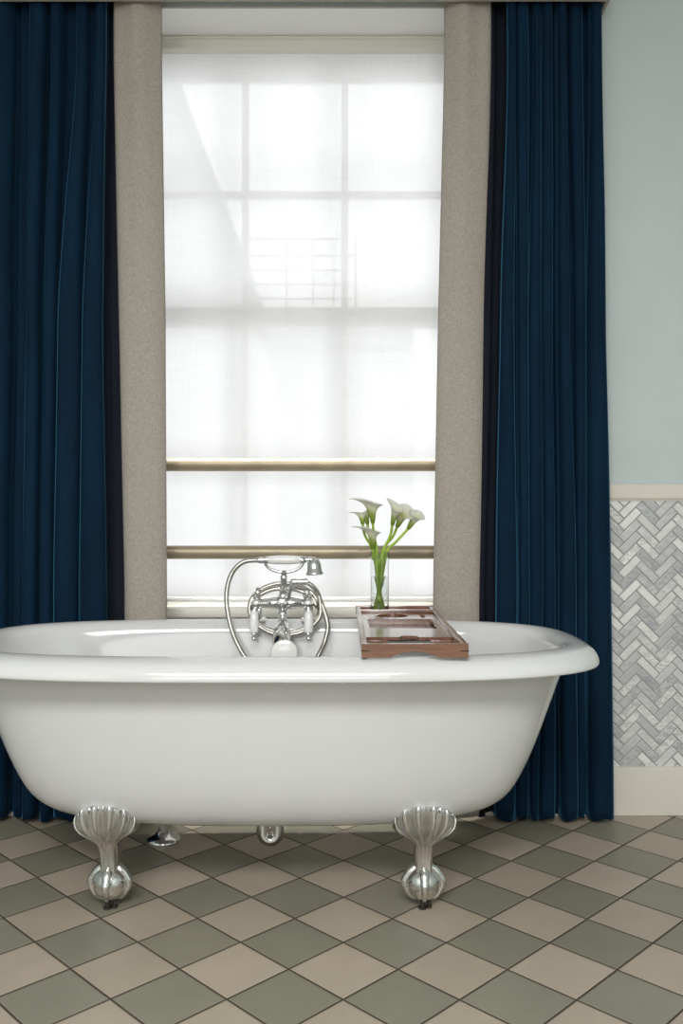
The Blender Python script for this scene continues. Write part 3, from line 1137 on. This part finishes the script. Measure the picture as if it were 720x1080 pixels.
# front board with an arch cut into its lower edge
cx = (TX0 + TX1) / 2
out = [(TX0 - 0.0005, RZ), (cx - 0.050, RZ)]
for k in range(1, 16):
    t = k / 16
    out.append((cx - 0.050 + 0.100 * t, RZ + 0.0125 * math.sin(PI * t) ** 0.8))
out += [(cx + 0.050, RZ), (TX1 + 0.0005, RZ), (TX1 + 0.0005, ZR + 0.0005), (TX0 - 0.0005, ZR + 0.0005)]
m = MB(); m.plate(out, [], 0, 0.012, to=lambda x, y, z: (x, ty0 + z, y))
fb = m.build('front_board', M['wood_x'], tray)
for xa, xb in ((TX0 - 0.001, TX0 + 0.016), (TX1 - 0.016, TX1 + 0.001)):
    m = MB(); m.box(xa, xb, ty0 - 0.0004, ty0 + 0.006, RZ + 0.0125, RZ + 0.0150)
    m.build('joint_spline', M['wood_dark'], fb)
# two bars at the far end, and the slat below them
m = MB(); m.box(TX0 - 0.002, TX1 + 0.002, 2.388, 2.400, ZR - 0.011, ZR + 0.0015, 0.0012); m.build('cross_bar', M['wood_x'], tray)
m = MB(); m.box(TX0 - 0.002, TX1 + 0.002, 2.486, 2.498, ZR - 0.011, ZR + 0.0015, 0.0012); m.build('cross_bar', M['wood_x'], tray)
m = MB(); m.box(TX0 + RT, TX1 - RT, 2.402, 2.484, RZ + 0.001, RZ + 0.008, 0.001); m.build('end_slat', M['wood_x'], tray)
# sliding top with well, cup hole, glass slot and finger notch
ZP = 0.612
pxa, pxb, pya, pyb = TX0 + RT + 0.001, TX1 - RT - 0.001, 1.940, 2.384
out = [(pxa, pya), (cx - 0.021, pya)]
for k in range(0, 11):
    a = PI - PI * k / 10
    out.append((cx + 0.018 * math.cos(a) - 0.0, pya + 0.010 + 0.012 * math.sin(a)))
out += [(cx + 0.021, pya), (pxb, pya), (pxb, pyb), (pxa, pyb)]
well = [(pxa + 0.013, 2.080), (pxb - 0.013, 2.080), (pxb - 0.013, 2.262), (pxa + 0.013, 2.262)]
cup = [(0.133 + 0.041 * math.cos(2 * PI * k / 40), 2.327 + 0.041 * math.sin(2 * PI * k / 40)) for k in range(40)]
slot = [(0.2065, 2.285), (0.2185, 2.285), (0.2185, 2.360), (0.2065, 2.360)]
m = MB(); m.plate(out, [well, cup, slot], ZP - 0.007, ZP)
top_panel = m.build('top_panel', M['wood_y'], tray)
m = MB()
m.box(pxa, cx - 0.047, 1.942, 1.952, RZ + 0.003, ZP - 0.0072, 0.0006)
m.build('front_lip', M['wood_x'], tray)
m = MB()
m.box(cx + 0.047, pxb, 1.942, 1.952, RZ + 0.003, ZP - 0.0072, 0.0006)
m.build('front_lip', M['wood_x'], tray)
m = MB()
m.box(pxa, pxb, 2.00, pyb - 0.001, RZ + 0.0012, RZ + 0.0062, 0.0005)
m.box(pxa + 0.006, pxb - 0.006, 2.266, 2.274, RZ + 0.0062, ZP - 0.0072)
m.box(pxa + 0.006, pxb - 0.006, 2.066, 2.076, RZ + 0.0062, ZP - 0.0072)
m.build('tray_floor', M['wood_y'], tray)

# ------------------------------------------------------------------ vase and lilies
VX, VY, VB, VT = P(400, 640, 2.443).x, 2.443, RZ + 0.0085, 0.776
RV = 0.0265
vase = thing('glass_vase', (VX, VY, VB), 'clear glass cylinder vase half full of water, standing on the far end of the tray', 'vase')
m = MB()
prof = [(0.0005, 0.0), (RV - 0.002, 0.0), (RV, 0.002), (RV, VT - VB - 0.001), (RV - 0.001, VT - VB), (RV - 0.002, VT - VB - 0.001), (RV - 0.0024, 0.012), (RV - 0.006, 0.009), (0.0005, 0.009)]
m.lathe(prof, (VX, VY, VB), (0, 0, 1), 48)
m.build('cylinder', M['glass'], vase, angle=30)
m = MB()
WL = HC - (608 - HZ) * VY / F - VB
ri = RV - 0.0024 - 0.0002
m.lathe([(0.0005, 0.0092), (ri - 0.004, 0.0092), (ri, 0.0122), (ri, WL), (0.0005, WL - 0.0005)], (VX, VY, VB), (0, 0, 1), 48)
m.build('water', M['water'], vase, angle=30)


def lily(label, base, axis, tipdir, Ls, Rs, tip, bend, foot, mid=None, curl=1.0):
    """base: where the bloom joins the stem; axis: bloom direction; tipdir: side the pointed lip leans to."""
    ft = Vector((VX + foot[0], VY + foot[1], VB + 0.012))
    t = thing('calla_lily', ft, label, 'flower', 'calla lilies in the glass vase')
    ax = Vector(axis).normalized()
    # stem: through the mouth of the vase, then curving to the bloom
    mouth = Vector((VX - foot[0] * 0.7 + bend[0], VY - foot[1] * 0.7 + bend[1], VT))
    pts = [ft, ft.lerp(mouth, 0.5), mouth] + ([mid] if mid is not None else [base - ax * 0.03]) + [base]
    m = MB()
    path = resample(catmull(pts, 12), 0.004) + [base + ax * 0.004]
    m.tube(path, lambda s: lerp(0.0044, 0.0036, s), 10)
    m.build('stem', M['stem'], t, angle=80)
    td = Vector(tipdir)
    td = (td - ax * td.dot(ax)).normalized()
    bi = ax.cross(td)
    rows, al = [], []
    nt, na = 22, 40
    for i in range(nt + 1):
        s = i / nt
        row = []
        for k in range(na):
            th = 2 * PI * k / na
            lean = (0.5 + 0.5 * math.cos(th))
            ln = Ls * (0.66 + 0.34 * lean ** 1.3)
            h = ln * (s - 0.10 * max(0, s - 0.7) * curl)
            r = 0.0045 + (Rs - 0.0045) * (0.26 * s ** 0.7 + 0.20 * s ** 2 + 0.54 * s ** 6)
            flare = tip * lean ** 5 * s ** 4
            r *= 1 + 0.08 * math.sin(3 * th + 0.7) * s ** 3
            drop = curl * (0.16 * tip * lean ** 6 * s ** 12 + 0.10 * Rs * s ** 9 * (1 - lean))
            row.append(base + ax * (h - drop) + td * (r * math.cos(th) + flare) + bi * (r * math.sin(th) * (1 - 0.35 * lean ** 4 * s ** 4)))
        rows.append(row)
        al.append(s)
    m = MB()
    m.quads(rows, close_v=True, along=al)
    m.build('bloom', M['petal'], t, angle=80, solid=0.0008, subsurf=1)
    m = MB()
    m.tube([base + ax * (Ls * q) for q in (0.12, 0.3, 0.45, 0.55)], [0.003, 0.0042, 0.0038, 0.0015], 10)
    m.build('spadix', M['spadix'], t, angle=80)
    return t


def V(px, py, dy=0.0):
    return P(px, py, VY + dy)


lily('tallest white calla lily on the left, its long pointed lip reaching left', V(393, 552), (-0.10, -0.12, 1), (-1, -0.1, 0), 0.082, 0.035, 0.026, (-0.004, 0.004), (0.004, 0.004))
lily('white calla lily showing mostly its green throat, tucked behind the tallest left bloom', V(387.5, 553, 0.03), (-0.16, 0.10, 1), (1, 0.3, 0), 0.052, 0.020, 0.006, (-0.006, 0.010), (0.002, 0.010))
lily('small white calla lily furthest left, its curled tip beside the tallest left bloom', V(382.5, 553, 0.008), (-0.18, 0.05, 1), (-1, 0.0, 0), 0.044, 0.017, 0.020, (-0.012, 0.008), (0.008, 0.004))
lily('lowest white calla lily, just above the vase mouth, its pointed lip reaching left', V(393, 579, -0.012), (-0.06, -0.14, 1), (-1, -0.2, 0), 0.074, 0.026, 0.032, (-0.010, -0.008), (0.006, -0.006))
lily('creamy yellow calla lily with a long green throat, leftmost of the right hand cluster', V(413.5, 554, -0.010), (0.18, -0.22, 1), (-0.5, 0.4, 0), 0.072, 0.024, 0.008, (0.006, -0.006), (-0.008, -0.004))
lily('round white calla lily open to the room, in the middle of the right hand cluster', V(418.5, 556, 0.006), (0.42, -0.30, 1), (0.3, 0.6, 0.4), 0.066, 0.033, 0.006, (0.004, 0.004), (-0.006, 0.004))
lily('creamy calla lily on a long arching stem, furthest right and leaning outward', V(430, 558, 0.0), (0.62, -0.05, 1), (0.3, 0.4, 0.3), 0.064, 0.025, 0.006, (0.014, 0.002), (-0.010, 0.002), mid=V(417, 572))

# ------------------------------------------------------------------ buildings outside, seen dimly through the blind
bg = thing('building', (-3.0, 9.0, -4.0), 'pale gabled building beyond the window, its sloping roof edge at the upper left', 'building')
m = MB()
A = P(176, 85, 8.0); B = P(252, 290, 8.0)
sl = (B - A)
apex = A - sl * 0.9
eav = B + sl * 0.1
out = [(-6.0, -4.0), (eav.x, -4.0), (eav.x, eav.z), (apex.x, apex.z), (-6.0, apex.z - 1.0)]
m.plate(out, [], 8.02, 12.0, to=lambda x, y, z: (x, z, y))
m.build('wall', M['facade'], bg)
m = MB()
d = sl.normalized(); nrm = Vector((-d.z, 0, d.x))
if nrm.z < 0:
    nrm = -nrm
q = [apex, eav + d * 0.1, eav + d * 0.1 + nrm * 0.10, apex + nrm * 0.10]
m.plate([(p.x, p.z) for p in q], [], 7.90, 12.0, to=lambda x, y, z: (x, z, y))
m.build('roof', M['slate'], bg)

bb = thing('building', (-1.0, 10.0, -4.0), 'pale terrace building with a cornice beyond the lower half of the window', 'building')
m = MB(); m.box(-7.0, P(436, 430, 12.6).x, 12.6, 15.0, -4.0, P(400, 350, 12.6).z); m.build('wall', M['facade'], bb)
m = MB()
zt = P(400, 343, 12.6).z
zb = P(400, 366, 12.6).z
m.box(-7.0, P(433, 430, 12.6).x + 0.02, 12.35, 15.0, zb, zt, 0.02)
m.box(-7.0, P(440, 430, 12.6).x, 12.45, 15.0, zb - 0.20, zb - 0.09, 0.02)
m.build('cornice', M['facade_dark'], bb)
m = MB()
for py in (252, 270, 285, 300, 315):
    z = P(0, py, 13.0).z
    m.box(P(172, 0, 13.0).x, P(375, 0, 13.0).x, 12.98, 13.01, z - 0.012, z + 0.012)
for px in (180, 222, 262, 302, 330, 352, 375):
    x = P(px, 0, 13.0).x
    m.box(x - 0.015, x + 0.015, 12.97, 13.02, zt - 0.02, P(0, 252, 13.0).z)
m.build('roof_railing', M['facade_dark'], bb)

# ------------------------------------------------------------------ light
w = bpy.data.worlds.new('sky')
bpy.context.scene.world = w
w.use_nodes = True
nt = w.node_tree
bgn = nt.nodes['Background']
bgn.inputs[0].default_value = (0.985, 0.99, 1.0, 1)
bgn.inputs[1].default_value = 2.75


def area(name, loc, target, sx_, sy_, power, col=(1, 1, 1)):
    l = bpy.data.lights.new(name, 'AREA')
    l.shape = 'RECTANGLE'
    l.size, l.size_y = sx_, sy_
    l.energy = power
    l.color = col
    o = bpy.data.objects.new(name, l)
    C.objects.link(o)
    o.location = loc
    o.rotation_euler = (Vector(target) - Vector(loc)).to_track_quat('-Z', 'Y').to_euler()
    return o


area('ceiling_fill', (-0.3, -1.3, ZC - 0.03), (-0.3, -1.3, 0), 2.0, 1.2, 165, (1.0, 0.985, 0.965))  # unseen overhead fill, added to brighten the tub front and floor
area('rear_fill', (-0.4, YF + 0.04, 1.35), (-0.2, 2.5, 0.8), 2.4, 2.0, 52, (1.0, 0.99, 0.985))  # unseen fill added behind the camera, the wall there has no window

# slim strip added under the recess head, brightens the floor behind the tub
o = area('recess_fill_strip', (-0.15, 2.652, 2.357), (-0.15, 2.652, 0), 0.98, 0.016, 1.8, (1.0, 0.98, 0.95))
o.data.spread = math.radians(16)

# ------------------------------------------------------------------ camera and view
cam = bpy.data.cameras.new('camera')
cam.sensor_fit = 'VERTICAL'
cam.sensor_height = 36.0
cam.lens = F / 1080.0 * 36.0
cam.shift_y = -2.5 / 1080.0
cam.clip_start = 0.02
co = bpy.data.objects.new('camera', cam)
C.objects.link(co)
co.location = (0, 0, HC)
co.rotation_euler = (PI / 2, 0, 0)
S = bpy.context.scene
S.camera = co
S.view_settings.view_transform = 'Standard'
S.view_settings.look = 'None'
S.view_settings.gamma = 1.0
S.view_settings.exposure = 0.0
S.view_settings.use_curve_mapping = False
